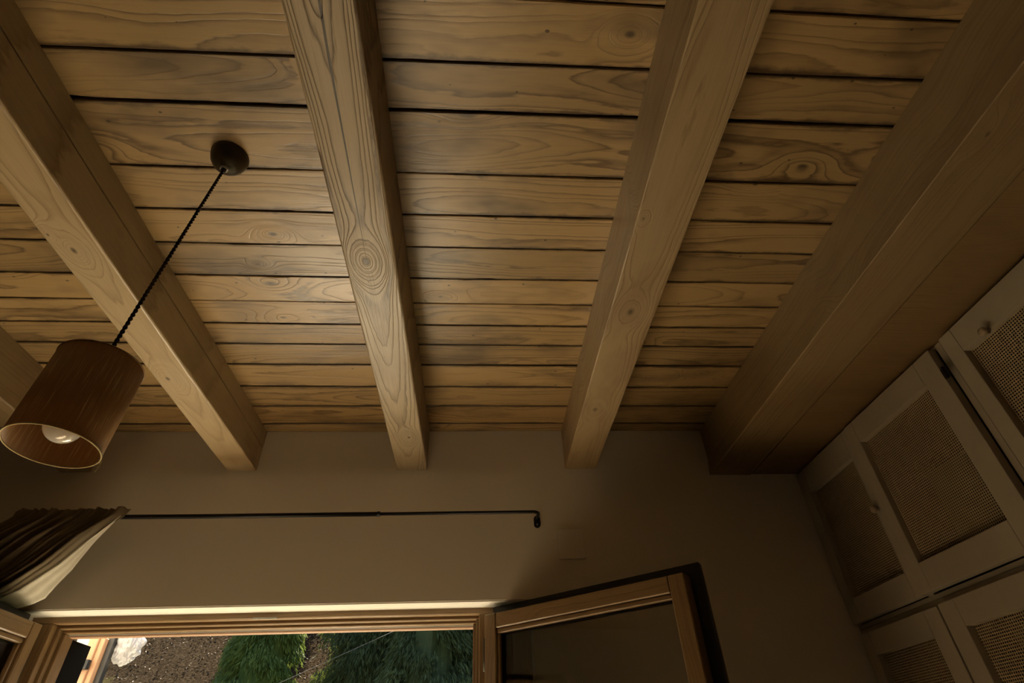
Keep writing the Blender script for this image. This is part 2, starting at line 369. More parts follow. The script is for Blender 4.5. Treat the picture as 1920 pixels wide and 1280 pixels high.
# ---------------------------------------------------------------- ceiling: deck and boards
CEIL = tag(box('ceiling', (RX0, RY0, 2.632), (RX1, 0, 2.78), M_back), kind='structure')
gaps = [0.0, -0.066, -0.206, -0.344, -0.486, -0.604, -0.710, -0.817, -0.928, -1.052, -1.166, -1.295, -1.462, -1.572, -1.702]
tilt = [0, 0, 0, 0.002, 0.0, -0.001, 0.003, 0.005, 0.003, 0.003, 0.004, 0.005, 0.002, 0.0, 0.012]
y = -1.702
while y > RY0 + 0.2:
    y -= random.uniform(0.105, 0.165); gaps.append(max(y, RY0)); tilt.append(random.uniform(-0.006, 0.006))
if gaps[-1] > RY0: gaps.append(RY0); tilt.append(0)
BX0, BX1 = RX0, 1.30
knot_boards = {8: [(-0.639 + 1.15, 0.015, 0.013)], 13: [(0.31 + 1.15, -0.005, 0.022)], 9: [(-0.567 + 1.15, 0.02, 0.022)]}
for i in range(len(gaps) - 1):
    ya, yb = gaps[i], gaps[i + 1]                      # ya nearer the window
    yc = (ya + yb) / 2; vis = i < 15
    n = 190 if vis else 6
    xm = (BX0 + BX1) / 2
    xs = [BX0 + (BX1 - BX0) * k / n for k in range(n + 1)]
    ga = random.uniform(0.0008, 0.0030) if i else 0.0; gb = random.uniform(0.0008, 0.0030)
    dz = random.uniform(-0.002, 0.0)
    verts = []; faces = []
    for k, x in enumerate(xs):
        def edge(j, side):
            if not vis: return 0.0
            a = noise.noise(Vector((x * 2.2, j * 7.3, side * 3.1))) * 0.0022 + noise.noise(Vector((x * 26, j * 5.1, side * 9.0))) * 0.0007
            chip = max(0.0, noise.noise(Vector((x * 11, j * 3.7 + 40, side * 5.0))) - 0.42) * 0.013
            return a + chip
        ta = tilt[i] * (x + 0.2) / 2.0; tb = tilt[i + 1] * (x + 0.2) / 2.0
        e1 = ya + ta - ga - (edge(i, 1) if i else 0); e2 = yb + tb + gb + edge(i + 1, 2)
        z0 = ZC - dz * 0 + 0.0 + (noise.noise(Vector((x * 1.3, i * 2.9, 0))) * 0.0012 if vis else 0)
        b = 0.0022
        for (yy, zz) in ((e1, 2.628), (e1, z0 + b), (e1 - b, z0), (e2 + b, z0), (e2, z0 + b), (e2, 2.628)):
            verts.append((x - xm, yy - yc, zz - ZC))
    for k in range(n):
        for q in range(6):
            a = k * 6 + q; b2 = k * 6 + (q + 1) % 6
            faces.append((a, b2, b2 + 6, a + 6))
    faces.append(tuple(range(6))[::-1]); faces.append(tuple(range(n * 6, n * 6 + 6)))
    mat = M_board
    if i in knot_boards: mat = wood('ceiling_board_wood_knot_%d' % i, BL, BM_, BD, knots=[(a, b, c) for a, b, c in knot_boards[i]], **BK)
    mobj('board', verts, faces, mat, CEIL, Matrix.Translation((xm, yc, ZC)))

# ---------------------------------------------------------------- beams
def beam(x0, x1, zb, mat, label, round_=0.006, notch=None, wane=0.0, seed=0, shade_lip=False):
    L = -RY0; n = 150; W = x1 - x0; H = ZC - zb; xc = (x0 + x1) / 2
    # profile in (across = +X of the room, down from the ceiling), run clockwise
    def prof(t):
        j = lambda k, a=0.0016, f=1.7: noise.noise(Vector((t * f, seed * 5.3 + k, 1.7))) * a
        wl = wane * max(0.0, 0.4 + noise.noise(Vector((t * 1.1, seed + 20, 0)))) + round_
        wr = round_ * (1 + 0.5 * noise.noise(Vector((t * 2.0, seed + 31, 0))))
        chip = max(0, noise.noise(Vector((t * 14, seed + 3, 0))) - 0.45) * 0.012
        P = [(-W / 2 + j(1) + (0.010 if shade_lip else 0), H - 0.0005)]
        if shade_lip: P += [(-W / 2 + 0.010 + j(2), 0.072 + j(8, .012)), (-W / 2 + 0.008 + j(2), 0.064 + j(8, .012))]  # lower face flares out, shaped to turn upward and render as a dark band
        P.append((-W / 2 + j(2), wl + 0.001))
        for a in (25, 50, 72):
            a = math.radians(a); P.append((-W / 2 + wl * (1 - math.cos(a)) + j(2), wl * (1 - math.sin(a)) + j(3)))
        P += [(-W / 2 + wl + j(2), j(3)), (0, j(5)), (W / 2 - wr - chip + j(4), j(6))]
        for a in (35, 65):
            a = math.radians(a); P.append((W / 2 - wr * (1 - math.sin(a)) + j(4) - chip * .5, wr * (1 - math.cos(a)) + j(6)))
        P.append((W / 2 + j(4), wr + 0.001 + chip))
        if notch:
            zn = notch(t) - zb
            P += [(W / 2 + j(4), zn - 0.0026), (W / 2 - 0.03, zn - 0.0022), (W / 2 - 0.03, zn + 0.0022), (W / 2 + j(4), zn + 0.0026)]
        P.append((W / 2 + j(7), H - 0.0005))
        return P
    verts = []; faces = []; m = None
    for k in range(n + 1):
        t = L * k / n                                   # distance from the window wall
        p = prof(t); m = len(p)
        # local X runs along the beam towards the window, local Y across (room -X), Z up
        verts += [(L / 2 - t, -a, b - 0.0) for a, b in p]
    for k in range(n):
        for q in range(m):
            a = k * m + q; b2 = k * m + (q + 1) % m
            faces.append((a, a + m, b2 + m, b2))
    faces.append(tuple(range(m))); faces.append(tuple(range(n * m, n * m + m))[::-1])
    M = Matrix(((0, -1, 0, xc), (1, 0, 0, RY0 / 2), (0, 0, 1, zb), (0, 0, 0, 1)))
    o = mobj('ceiling_beam', verts, faces, mat, None, M)
    return tag(o, label, 'beam', 'ceiling beams')
def kb(x0, x1, lst):     # room (x, y) -> beam local (x, y)
    return [(yy - RY0 / 2, -(xx - (x0 + x1) / 2), s) for xx, yy, s in lst]
GL, GM, GD = (0.378, 0.294, 0.182), (0.168, 0.101, 0.043), (0.168, 0.101, 0.045)  # tones of beam woods a to c are greyed to carry underside sheen
Wb1 = wood('beam_wood_a', (0.385, 0.290, 0.164), GM, GD, freq=60, knots=kb(-1.008, -.893, [(-.962, -1.179, .017), (-.968, -.649, .018), (-.993, -1.227, .008)]), wild=0.4, stain=0.25, contrast=1.1, taper=(0.06, -3.2 - RY0 / 2, 0.01), vsc=1.4)
Wb2 = wood('beam_wood_b', GL, (0.119, 0.077, 0.038), GD, freq=78, knots=kb(-.331, -.206, [(-.279, -1.16, .022), (-.255, -.271, .012)]), crack=(-1.16 - RY0 / 2, -2.9 - RY0 / 2, 0.010, -0.022, 0.0026), taper=(0.085, -2.6 - RY0 / 2, -0.004), vsc=2.0, wild=0.55, stain=0.3, contrast=1.9, slow=0.8, bump=0.7)
Wb3 = wood('beam_wood_c', (0.329, 0.234, 0.122), (0.175, 0.104, 0.042), GD, freq=75, knots=kb(.369, .5, [(.428, -.984, .026), (.416, -.467, .028), (.385, -1.31, .007)]), wild=0.5, stain=0.45, contrast=1.4)
Wb4 = wood('beam_wood_d', (0.301, 0.210, 0.105), (0.196, 0.115, 0.049), GD, freq=80, wild=0.35, stain=0.45, contrast=1.1)
beam(-1.655, -1.535, ZB, Wb4, 'leftmost ceiling beam, mostly hidden behind the hanging lamp', seed=1)
beam(-1.008, -0.893, ZB, Wb1, 'pale ceiling beam with a long drying crack on its side, behind the lamp cord', seed=2,
     notch=lambda t: 2.522 + 0.008 * t + 0.006 * math.sin(t * 3.1))
beam(-0.331, -0.206, ZB, Wb2, 'pale grey-brown beam with bold grain and a knot, right of the lamp canopy', seed=3)
beam(0.369, 0.500, ZB, Wb3, 'beam with rounded edge and two large swirling knots, middle right of ceiling', wane=0.002, round_=0.0025, seed=4)
beam(0.984, 1.163, ZD, Wb4, 'deep dark beam running beside the built-in cupboards', wane=0.002, round_=0.0025, seed=5, shade_lip=True)
SO = tag(box('trim_1', (1.1675, RY0, ZD + 0.002), (RX1, 0, ZD + 0.03), M_soffit), kind='structure')
tag(SO, 'flat wooden soffit board between the dark beam and the cupboards')

# ---------------------------------------------------------------- window: fixed frame
FY = 0.09                                             # room face of the fixed frame
FX0, FX1 = -1.559, 0.199                              # outer frame edges
W1 = tag(bpy.data.objects.new('window_1', None), kind='structure'); link(W1, Matrix.Translation((-0.73, FY, OZ0)))
def headbar(name, y0, y1, z0, z1, mat=M_frame, x0=FX0, x1=FX1):
    return bar(name, (x0, (y0 + y1) / 2, (z0 + z1) / 2), (x1, (y0 + y1) / 2, (z0 + z1) / 2), y1 - y0, z1 - z0, mat, W1, bev=0.003)
headbar('head', FY, FY + 0.028, 1.889, OZ1 - 0.001, x0=FX0, x1=FX1)
headbar('head_rebate', FY + 0.028, FY + 0.05, 1.877, OZ1 - 0.001)
headbar('head_rebate', FY + 0.05, FY + 0.075, 1.867, OZ1 - 0.001)
headbar('head_gasket', FY + 0.072, FY + 0.078, 1.8645, 1.8672, M_grey)
headbar('head_rebate', FY + 0.078, FY + 0.105, 1.859, OZ1 - 0.001, M_pinkwood)
def jamb(side):
    # side -1 = left, 1 = right
    xin = (-1.478 if side < 0 else 0.012)
    xo = FX0 if side < 0 else FX1
    for (y0, y1, d, mt, nm) in ((FY, FY + 0.028, 0.0, M_frame, 'jamb'), (FY + 0.028, FY + 0.05, 0.011, M_frame, 'jamb_rebate'), (FY + 0.05, FY + 0.105, 0.022, M_frame, 'jamb_rebate')):
        xe = xin - side * d
        a, b = min(xe, xo), max(xe, xo)
        bar(nm, ((a + b) / 2, (y0 + y1) / 2, OZ0 + 0.002), ((a + b) / 2, (y0 + y1) / 2, 1.8885 - d), y1 - y0, b - a, mt, W1, zdir=(1, 0, 0), bev=0.002)
jamb(-1); jamb(1)
bar('sill', (FX0, FY + 0.06, OZ0 + 0.02), (FX1, FY + 0.06, OZ0 + 0.02), 0.14, 0.04, M_frame, W1)
sp = bar('strike_plate', (-0.80, FY - 0.0012, 1.8905), (-0.715, FY - 0.0012, 1.8905), 0.002, 0.006, M_steel, W1, bev=0.0005)
# outer reveal of the window, seen past the frame
tag(box('trim_2', (FX0, 0.20, 1.876), (OX1, WT + 0.01, 1.912), M_pinkwood), 'pink-brown board under the outer lintel', kind='structure')
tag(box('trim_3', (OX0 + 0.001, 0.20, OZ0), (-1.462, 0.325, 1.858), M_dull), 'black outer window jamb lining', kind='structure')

# ---------------------------------------------------------------- opened sashes (the outer face turns to the room)
def sash(hinge, direc, W, label, side):
    """hinge = top corner of the outer face at the hinge; direc = unit vector along the sash; the inner face lies along nrm"""
    u = Vector(direc).normalized(); nrm = Vector((-u.y, u.x, 0)) * side
    top = 1.875; bot = OZ0 + 0.05; T = 0.058
    h = Vector(hinge)
    root = empty('casement_window', (h.x, h.y, bot), label, 'window')
    P = lambda s_, z_, d_: Vector((h.x, h.y, 0)) + u * s_ + nrm * d_ + Vector((0, 0, z_))
    rw = 0.050
    # timber members; stiles run full height
    for s0 in (rw / 2, W - rw / 2):
        bar('stile', P(s0, bot, T / 2), P(s0, top, T / 2), T, rw, M_frame, root, zdir=u, bev=0.003)
    for z0 in (top - rw / 2, bot + rw / 2):
        bar('rail', P(rw + 0.0005, z0, T / 2), P(W - rw - 0.0005, z0, T / 2), T, rw - 0.001, M_frame, root, bev=0.003)
    # glazing beads
    bw = 0.016
    for z0 in (top - rw - bw / 2, bot + rw + bw / 2):
        bar('glazing_bead', P(rw, z0, 0.016), P(W - rw, z0, 0.016), 0.018, bw, M_frame, root, bev=0.006, seg=3)
    for s0 in (rw + bw / 2 - 0.004, W - rw - bw / 2 + 0.008):
        bar('glazing_bead', P(s0, bot + rw + bw, 0.018), P(s0, top - rw - bw, 0.018), 0.014, bw * 0.6, M_frame, root, zdir=u, bev=0.004, seg=2)
    # black weather lip round the outside, on the far (inner) side
    lp = 0.034
    bm = bmesh.new()
    m = frame_m(P(0, 0, T + 0.008), u, (0, 0, 1))
    addbox(bm, (-0.002, -0.010, top), (W + lp, 0.010, top + lp)); addbox(bm, (W, -0.010, bot), (W + lp, 0.010, top))
    bobj('weather_gasket', bm, M_black, root, m)
    bm = bmesh.new(); addbox(bm, (0.004, -0.006, bot), (W + lp - 0.001, 0.006, bot + 0.06)); addbox(bm, (0.004, -0.006, top - 0.06), (W + lp - 0.001, 0.006, top + lp - 0.001))
    addbox(bm, (W - 0.06, -0.006, bot + 0.06), (W + lp - 0.001, 0.006, top - 0.06)); addbox(bm, (0.004, -0.006, bot + 0.06), (0.06, 0.006, top - 0.06))
    bobj('inner_overlap', bm, M_frame, root, frame_m(P(0, 0, T + 0.018 + 0.006), u, (0, 0, 1)))
    # two panes with a dark spacer between
    for dd in (0.030, 0.046):
        bm = bmesh.new(); addbox(bm, (rw - 0.004, -0.002, bot + rw - 0.004), (W - rw + 0.004, 0.002, top - rw + 0.004))
        bobj('glass_pane', bm, M_glass, root, frame_m(P(0, 0, dd), u, (0, 0, 1)))
    bm = bmesh.new()
    g0, g1, z0, z1 = rw + 0.010, W - rw - 0.010, bot + rw + 0.012, top - rw - 0.020
    for lo, hi in (((g0 - .012, -.006, z0), (g0, .006, z1)), ((g1, -.006, z0), (g1 + .012, .006, z1)), ((g0 - .012, -.006, z1), (g1 + .012, .006, z1 + .012)), ((g0 - .012, -.006, z0 - .012), (g1 + .012, .006, z0))):
        addbox(bm, lo, hi)
    bobj('pane_spacer', bm, M_black, root, frame_m(P(0, 0, 0.038), u, (0, 0, 1)))
    bm = bmesh.new(); tube(bm, [P(-0.006, 1.70, 0.01), P(-0.006, 1.80, 0.01)], 0.006, 12); bobj('hinge', bm, M_brass, root, smooth=True)
    return root
sash((0.030, 0.042, 0), (0.775, -0.631, 0), 0.755, 'open wooden window sash swung in front of the wall at lower right', 1)
sash((-1.478, 0.040, 0), (0.045, -1.0, 0), 0.745, 'open wooden window sash at the lower left, below the curtain', -1)

# ---------------------------------------------------------------- curtain rod
ROD = empty('curtain_rod', (-0.7, -0.08, 2.205), 'thin black iron curtain rod with bent ends above the window', 'curtain rod')
bm = bmesh.new(); arc = [(0.215 + 0.022 * math.sin(a), -0.08 + 0.022 * (1 - math.cos(a)), 2.205) for a in [math.radians(x) for x in range(0, 91, 15)]]
tube(bm, [(-0.38, -0.08, 2.2035)] + arc + [(0.237, -0.004, 2.204)], 0.0062, 12); bobj('thin_tube', bm, M_iron, ROD, smooth=True)
bm = bmesh.new(); arc = [(-1.645 - 0.022 * math.sin(a), -0.08 + 0.022 * (1 - math.cos(a)), 2.205) for a in [math.radians(x) for x in range(0, 91, 15)]]
tube(bm, [(-0.367, -0.08, 2.2035), (-1.0, -0.08, 2.2025)] + arc + [(-1.667, -0.004, 2.205)], 0.0082, 12); bobj('wide_tube', bm, M_iron, ROD, smooth=True)
bm = bmesh.new(); tube(bm, [(-0.372, -0.08, 2.2035), (-0.362, -0.08, 2.2035)], 0.0098, 14); bobj('collar', bm, M_iron, ROD, smooth=False)
for x in (0.237, -1.667):
    bm = bmesh.new(); N = 20; ring0 = []; ring1 = []
    for k in range(N):
        a = 2 * math.pi * k / N; c, s_ = math.cos(a), math.sin(a)
        p = Vector((0.013 * c, 0, 0.013 * s_ + (0.009 if s_ > 0 else -0.012)))
        ring0.append(bm.verts.new(p)); ring1.append(bm.verts.new(p + Vector((0, -0.006, 0))))
    bm.faces.new(ring0); bm.faces.new(ring1[::-1])
    for k in range(N): bm.faces.new((ring0[k], ring0[(k + 1) % N], ring1[(k + 1) % N], ring1[k]))
    pl = bobj('wall_plate', bm, M_iron, ROD, Matrix.Translation((x, -0.0005, 2.196)))
    bm = bmesh.new(); bmesh.ops.create_uvsphere(bm, u_segments=12, v_segments=6, radius=0.0042, matrix=Matrix.Translation((0, -0.006, -0.012)))
    bobj('screw', bm, M_steel, pl, Matrix.Translation((x, -0.0005, 2.196)), smooth=True)

# ---------------------------------------------------------------- curtain, pushed aside by the left sash
CUR = empty('curtain', (-1.6, -0.09, 1.1), 'gathered dark brown linen curtain with pale lining at the rod end', 'curtain')
def redge(z):
    pts = [(2.235, -1.255), (2.194, -1.267), (2.114, -1.338), (2.027, -1.404), (1.941, -1.500), (1.905, -1.590), (1.86, -1.660), (1.1, -1.72)]
    for (z1, x1), (z2, x2) in zip(pts, pts[1:]):
        if z <= z1 and z >= z2: return x1 + (x2 - x1) * (z1 - z) / (z1 - z2)
    return pts[0][1] if z > 2.2 else pts[-1][1]
verts = []; faces = []; NS, NZ = 150, 60
for j in range(NZ + 1):
    z = 2.226 - (2.226 - 1.1) * (j / NZ) ** 1.3
    xr = redge(z); xl = -1.690 - 0.40 * min(1, max(0, (2.2 - z) / 0.45)) ; dep = min(1.0, (2.235 - z) / 0.12)
    for i in range(NS + 1):
        s_ = i / NS; x = xl + (xr - xl) * s_
        ph = s_ * 11 * 2 * math.pi + 5.5 * noise.noise(Vector((s_ * 5, z * 0.7, 2)))
        fold = (0.009 + 0.018 * dep) * math.sin(ph) * (0.7 + 0.8 * noise.noise(Vector((s_ * 9, z * 2, 5)))) + 0.022 * noise.noise(Vector((s_ * 22, z * 2.5, 7))) + 0.007 * noise.noise(Vector((s_ * 50, z * 6, 9)))
        fold *= min(1.0, (1.0 - s_) * 14)
        yb = -0.098 - 0.03 * dep
        wrap = max(0.0, (0.10 - s_) / 0.10)
        yy = yb - fold + wrap ** 2 * 0.085
        rough_ = 0.004 * noise.noise(Vector((s_ * 60, z * 60, 3))) * (1 if j < 8 else 0.3)
        pinch = 0.003 * noise.noise(Vector((s_ * 30, 1, 3))) if j == 0 else 0
        verts.append((x + 0.6 * rough_, min(yy, -0.012), z + pinch + rough_))
for j in range(NZ):
    for i in range(NS):
        a = j * (NS + 1) + i; faces.append((a, a + 1, a + NS + 2, a + NS + 1))
o = mobj('curtain_cloth', verts, faces, M_curt, CUR, smooth=True)
md = o.modifiers.new('thick', 'SOLIDIFY'); md.thickness = 0.002
# the turned-back edge with the pale lining
verts = []; faces = []; NS2 = 12
for j in range(NZ + 1):
    z = 2.19 - (2.19 - 1.1) * (j / NZ) ** 1.3
    xr = redge(z); k = min(1.0, max(0.0, (2.18 - z) / 0.24))
    p0 = Vector((xr + 0.001, -0.126, z)); p1 = Vector((xr + 0.004 + 0.036 * k ** 3 * min(1.0, max(0.0, (z - 1.895) / 0.03)), -0.126 + 0.086 * k, z - 0.006 * k))
    for i in range(NS2 + 1):
        s_ = i / NS2; p = p0.lerp(p1, s_); b = 0.003 * k * math.sin(s_ * 2 * math.pi * 2.3 + 0.6)
        verts.append((p.x + b, p.y - b * 0.3, p.z))
for j in range(NZ):
    for i in range(NS2):
        a = j * (NS2 + 1) + i; faces.append((a, a + 1, a + NS2 + 2, a + NS2 + 1))
o = mobj('curtain_lining', verts, faces, M_lining, CUR, smooth=True); o['label'] = 'pale lining turned towards the window'
md = o.modifiers.new('thick', 'SOLIDIFY'); md.thickness = 0.0015

# ---------------------------------------------------------------- blank cover plate on the wall
CP = box('cover_plate', (0.311, -0.009, 2.050), (0.413, -0.0002, 2.164), M_wall, bev=0.0025, seg=2)
tag(CP, 'square blank cover plate painted like the wall, right of the rod end', 'cover plate')

# ---------------------------------------------------------------- hanging lamp
LB = Vector((-0.612, -1.368, 1.800)); LT = Vector((-0.606, -1.330, 2.55))
ax = (LT - LB).normalized()
CX, CY = -0.600, -1.328
LAMP = empty('pendant_lamp', (CX, CY, ZC), 'hanging lamp with a brown veneer drum shade on a twisted cord', 'lamp')
bm = bmesh.new()
lathe(bm, [(0.0, -0.0495), (0.009, -0.0495), (0.012, -0.046), (0.020, -0.0435), (0.030, -0.036), (0.0375, -0.024), (0.0415, -0.010), (0.043, -0.001), (0.0, -0.001)], 48)
CAN = bobj('canopy', bm, M_brass, LAMP, Matrix.Translation((CX, CY, ZC)), smooth=True)
bm = bmesh.new(); lathe(bm, [(0.0045, -0.054), (0.0085, -0.054), (0.0095, -0.0495), (0.0085, -0.047), (0.0, -0.047)], 24)
bobj('grip_ring', bm, M_grey, CAN, Matrix.Translation((CX, CY, ZC)), smooth=True)
bm = bmesh.new(); lathe(bm, [(0.0, -0.064), (0.0045, -0.063), (0.0062, -0.058), (0.0062, -0.052), (0.0, -0.050)], 20)
bobj('cord_grip', bm, M_black, CAN, Matrix.Translation((CX, CY, ZC)), smooth=True)
c0 = Vector((CX, CY, ZC - 0.058)); c1 = LB + ax * 0.135
for ph in (0.0, math.pi):
    bm = bmesh.new(); pts = []; N = 360
    e1 = (c1 - c0).normalized().orthogonal().normalized(); e2 = (c1 - c0).normalized().cross(e1)
    for k in range(N + 1):
        t = k / N; a = t * 2 * math.pi * 30 + ph
        pts.append(c0.lerp(c1, t) + (e1 * math.cos(a) + e2 * math.sin(a)) * 0.0018)
    tube(bm, pts, 0.0020, 6); bobj('cord_strand', bm, M_cord, LAMP, smooth=True)
LM = frame_m(LB, ax.orthogonal(), ax)
SR0, SR1, SL = 0.0615, 0.0615, 0.152
bm = bmesh.new()
lathe(bm, [(SR0, 0.0), (SR1, SL), (SR1 - 0.0012, SL), (SR0 - 0.0012, 0.0), (SR0, 0.0)], 96)
bmesh.ops.remove_doubles(bm, verts=bm.verts[:], dist=1e-6)
SH = bobj('lamp_shade', bm, M_shade, LAMP, LM, smooth=True)
for p in SH.data.polygons: p.use_smooth = abs(p.normal.z) < 0.5
for zz, rr, nm in ((0.0, SR0, 'bottom_binding'), (SL, SR1, 'top_binding')):
    bm = bmesh.new(); N = 96
    pts = [Vector((rr * math.cos(2 * math.pi * k / N), rr * math.sin(2 * math.pi * k / N), zz)) for k in range(N + 1)]
    tube(bm, pts, 0.0013, 6, cap=False); bobj(nm, bm, M_bind if zz == 0 else M_shade, SH, LM, smooth=True)
bm = bmesh.new()
for k in range(3):
    a = 2 * math.pi * k / 3
    tube(bm, [(0.010 * math.cos(a), 0.010 * math.sin(a), SL - 0.012), (SR1 * math.cos(a), SR1 * math.sin(a), SL - 0.002)], 0.0012, 6)
bobj('shade_spider', bm, M_iron, SH, LM)
bm = bmesh.new(); lathe(bm, [(0.0, SL - 0.002), (0.008, SL - 0.004), (0.015, SL - 0.012), (0.016, SL - 0.055), (0.013, SL - 0.060), (0.0, SL - 0.060)], 28)
bobj('bulb_holder', bm, M_iron, LAMP, LM, smooth=True)
bm = bmesh.new()
prof = [(0.0, 0.009)] + [(0.026 * math.sin(math.radians(a)), 0.035 - 0.026 * math.cos(math.radians(a))) for a in range(12, 121, 12)] + [(0.016, 0.062), (0.0125, 0.075), (0.0125, SL - 0.055), (0, SL - 0.055)]
lathe(bm, prof, 40); bobj('light_bulb', bm, M_bulb, LAMP, LM, smooth=True)
# frayed threads at the lower rim
cr = LM.inverted() @ CAM; ra = math.atan2(cr.y, cr.x)
bm = bmesh.new()
for da, ln in ((1.50, 0.014), (1.56, 0.020), (1.44, 0.009)):
    for sg in (1,):
        a = ra + sg * da; p = Vector((SR0 * math.cos(a), SR0 * math.sin(a), 0.001)); o_ = Vector((math.cos(a), math.sin(a), 0))
        tube(bm, [p, p + o_ * 0.003 - Vector((0, 0, ln * 0.5)), p + o_ * 0.001 - Vector((0, 0, ln))], 0.0004, 5)
bobj('loose_thread', bm, M_bind, SH, LM)

# ---------------------------------------------------------------- built-in cupboards on the right
XP = 1.38
def door(parent, y0, y1, z0, z1, rails, xo=0.0, knob=None, hinges=(), ajar=0.0):
    """y0 nearer the window (larger); rails = (left stile, right stile, top, bottom)"""
    sl, sr, rt, rb = rails; T = 0.026
    bm = bmesh.new(); W = y0 - y1; H = z1 - z0
    # local: x = out of the cupboard (-X room) -> keep room axes, origin at hinge-side bottom corner
    bx = lambda ya, yb, za, zb, d0=0.0, d1=T, bv=0.003: addbox(bm, (-d1, -yb, za), (-d0, -ya, zb), bv, 2)
    bx(0, sl, 0, H); bx(W - sr, W, 0, H); bx(sl, W - sr, H - rt, H); bx(sl, W - sr, 0, rb)
    m = Matrix.Translation((XP - xo, y0, z0)) @ Matrix.Rotation(ajar, 4, 'Z')
    d = bobj('door', bm, M_cab, parent, m)
    mp = mobj('mesh_panel', [(-0.004, -sl + 0.004, rb - 0.004), (-0.004, -(W - sr) - 0.004, rb - 0.004), (-0.004, -(W - sr) - 0.004, H - rt + 0.004), (-0.004, -sl + 0.004, H - rt + 0.004)], [(0, 1, 2, 3)], M_cane, d, m)
    md = mp.modifiers.new('thick', 'SOLIDIFY'); md.thickness = 0.0015
    if knob:
        bm = bmesh.new(); lathe(bm, [(0.0, 0.0), (0.0055, 0.0), (0.005, 0.009), (0.011, 0.014), (0.0125, 0.019), (0.010, 0.024), (0.0, 0.0255)], 24)
        bobj('knob', bm, M_knob, d, m @ Matrix.Translation((-T, -knob[0], knob[1])) @ Matrix.Rotation(-math.pi / 2, 4, 'Y'), smooth=True)
    for hy, hz in hinges:
        bm = bmesh.new(); tube(bm, [(-T - 0.003, -hy, hz - 0.018), (-T - 0.003, -hy, hz + 0.018)], 0.004, 10)
        addbox(bm, (-T - 0.002, -hy - 0.012, hz - 0.016), (-T, -hy + 0.012, hz + 0.016)); bobj('hinge', bm, M_iron, d, m)
    return d
def cupboard(y0, y1, z0, z1, label, ft, fb, fl, fr, mids=()):
    root = empty('wall_cupboard', (XP + 0.25, (y0 + y1) / 2, z0), label, 'cupboard', 'built-in cupboards along the right wall')
    bm = bmesh.new()                                   # carcass: thin panels, open to the front
    xi = RX1 - 0.005; t = 0.018; xf = XP + 0.004
    addbox(bm, (xf, y1, z0), (xi, y1 + t, z1)); addbox(bm, (xf, y0 - t, z0), (xi, y0, z1))
    addbox(bm, (xf, y1 + t, z0), (xi, y0 - t, z0 + t)); addbox(bm, (xf, y1 + t, z1 - t), (xi, y0 - t, z1)); addbox(bm, (xi - t, y1 + t, z0 + t), (xi, y0 - t, z1 - t))
    bobj('carcass', bm, M_inside, root)
    bm = bmesh.new(); f0, f1 = XP - 0.004, XP + 0.018   # face frame
    addbox(bm, (f0, y0 - fl, z0), (f1, y0, z1), 0.0015); addbox(bm, (f0, y1, z0), (f1, y1 + fr, z1), 0.0015)
    addbox(bm, (f0, y1 + fr, z1 - ft), (f1, y0 - fl, z1), 0.0015); addbox(bm, (f0, y1 + fr, z0), (f1, y0 - fl, z0 + fb), 0.0015)
    for my in mids: addbox(bm, (f0, my - 0.012, z0 + fb), (f1, my + 0.012, z1 - ft), 0.0015)
    bobj('face_frame', bm, M_cab, root)
    return root
c = cupboard(-0.001, -0.905, 1.786, ZD - 0.001, 'upper cupboard with two mesh doors touching the window wall', 0.012, 0.014, 0.010, 0.022, (-0.405,))
door(c, -0.012, -0.404, 1.802, 2.376, (0.055, 0.030, 0.100, 0.076), 0.004, knob=(0.379, 0.275))
door(c, -0.408, -0.880, 1.802, 2.374, (0.048, 0.072, 0.080, 0.080), 0.010, hinges=((0.485, 0.48),), ajar=0.012)
c = cupboard(-0.9055, -1.88, 1.786, ZD - 0.001, 'upper cupboard with mesh doors, cut by the right edge of the picture', 0.014, 0.014, 0.022, 0.02, (-1.39,))
door(c, -0.930, -1.386, 1.802, 2.372, (0.048, 0.05, 0.078, 0.080), 0.006, knob=(0.14, 0.485))
door(c, -1.394, -1.858, 1.802, 2.372, (0.05, 0.05, 0.078, 0.080), 0.006)
c = cupboard(-0.001, -0.905, 0.9, 1.7855, 'lower mesh-door cupboard beneath the one touching the window wall', 0.016, 0.03, 0.028, 0.022, (-0.442,))
door(c, -0.030, -0.437, 0.94, 1.766, (0.050, 0.062, 0.070, 0.08), 0.004)
door(c, -0.447, -0.890, 0.94, 1.768, (0.066, 0.06, 0.072, 0.08), 0.006)
c = cupboard(-0.9055, -1.88, 0.9, 1.7855, 'lower mesh-door cupboard beyond the right edge of the picture', 0.016, 0.03, 0.022, 0.022, (-1.39,))
door(c, -0.930, -1.386, 0.94, 1.768, (0.05, 0.05, 0.072, 0.08), 0.006)
door(c, -1.394, -1.858, 0.94, 1.768, (0.05, 0.05, 0.072, 0.08), 0.006)
tag(box('wall_cupboard_plinth', (XP, -1.88, 0), (RX1, -0.001, 0.899), M_cab), 'painted base below the mesh-door cupboards', 'cupboard')

# ---------------------------------------------------------------- outside the window
def gz(x, y):
    z = -0.25
    if y > 4.4: z += (y - 4.4) ** 1.05 * 0.62
    z += 0.35 * noise.noise(Vector((x * 0.25, y * 0.25, 0))) * min(1, max(0, (y - 4.6) / 3)) + 0.10 * noise.noise(Vector((x * 1.1, y * 1.1, 4))) * min(1, max(0, (y - 4.6) / 3))
    return z
verts = []; faces = []; NX, NY = 120, 110
gx = [-26 + 44 * i / NX for i in range(NX + 1)]; gy = [4.4 + 23.5 * j / NY for j in range(NY + 1)]
for yy in gy:
    for xx in gx: verts.append((xx, yy, gz(xx, yy)))
for j in range(NY):
    for i in range(NX):
        a = j * (NX + 1) + i; faces.append((a, a + 1, a + NX + 2, a + NX + 1))
HILL = tag(mobj('hillside', verts, faces, M_litter, smooth=True), 'brown leaf-strewn slope rising behind the house', kind='structure')
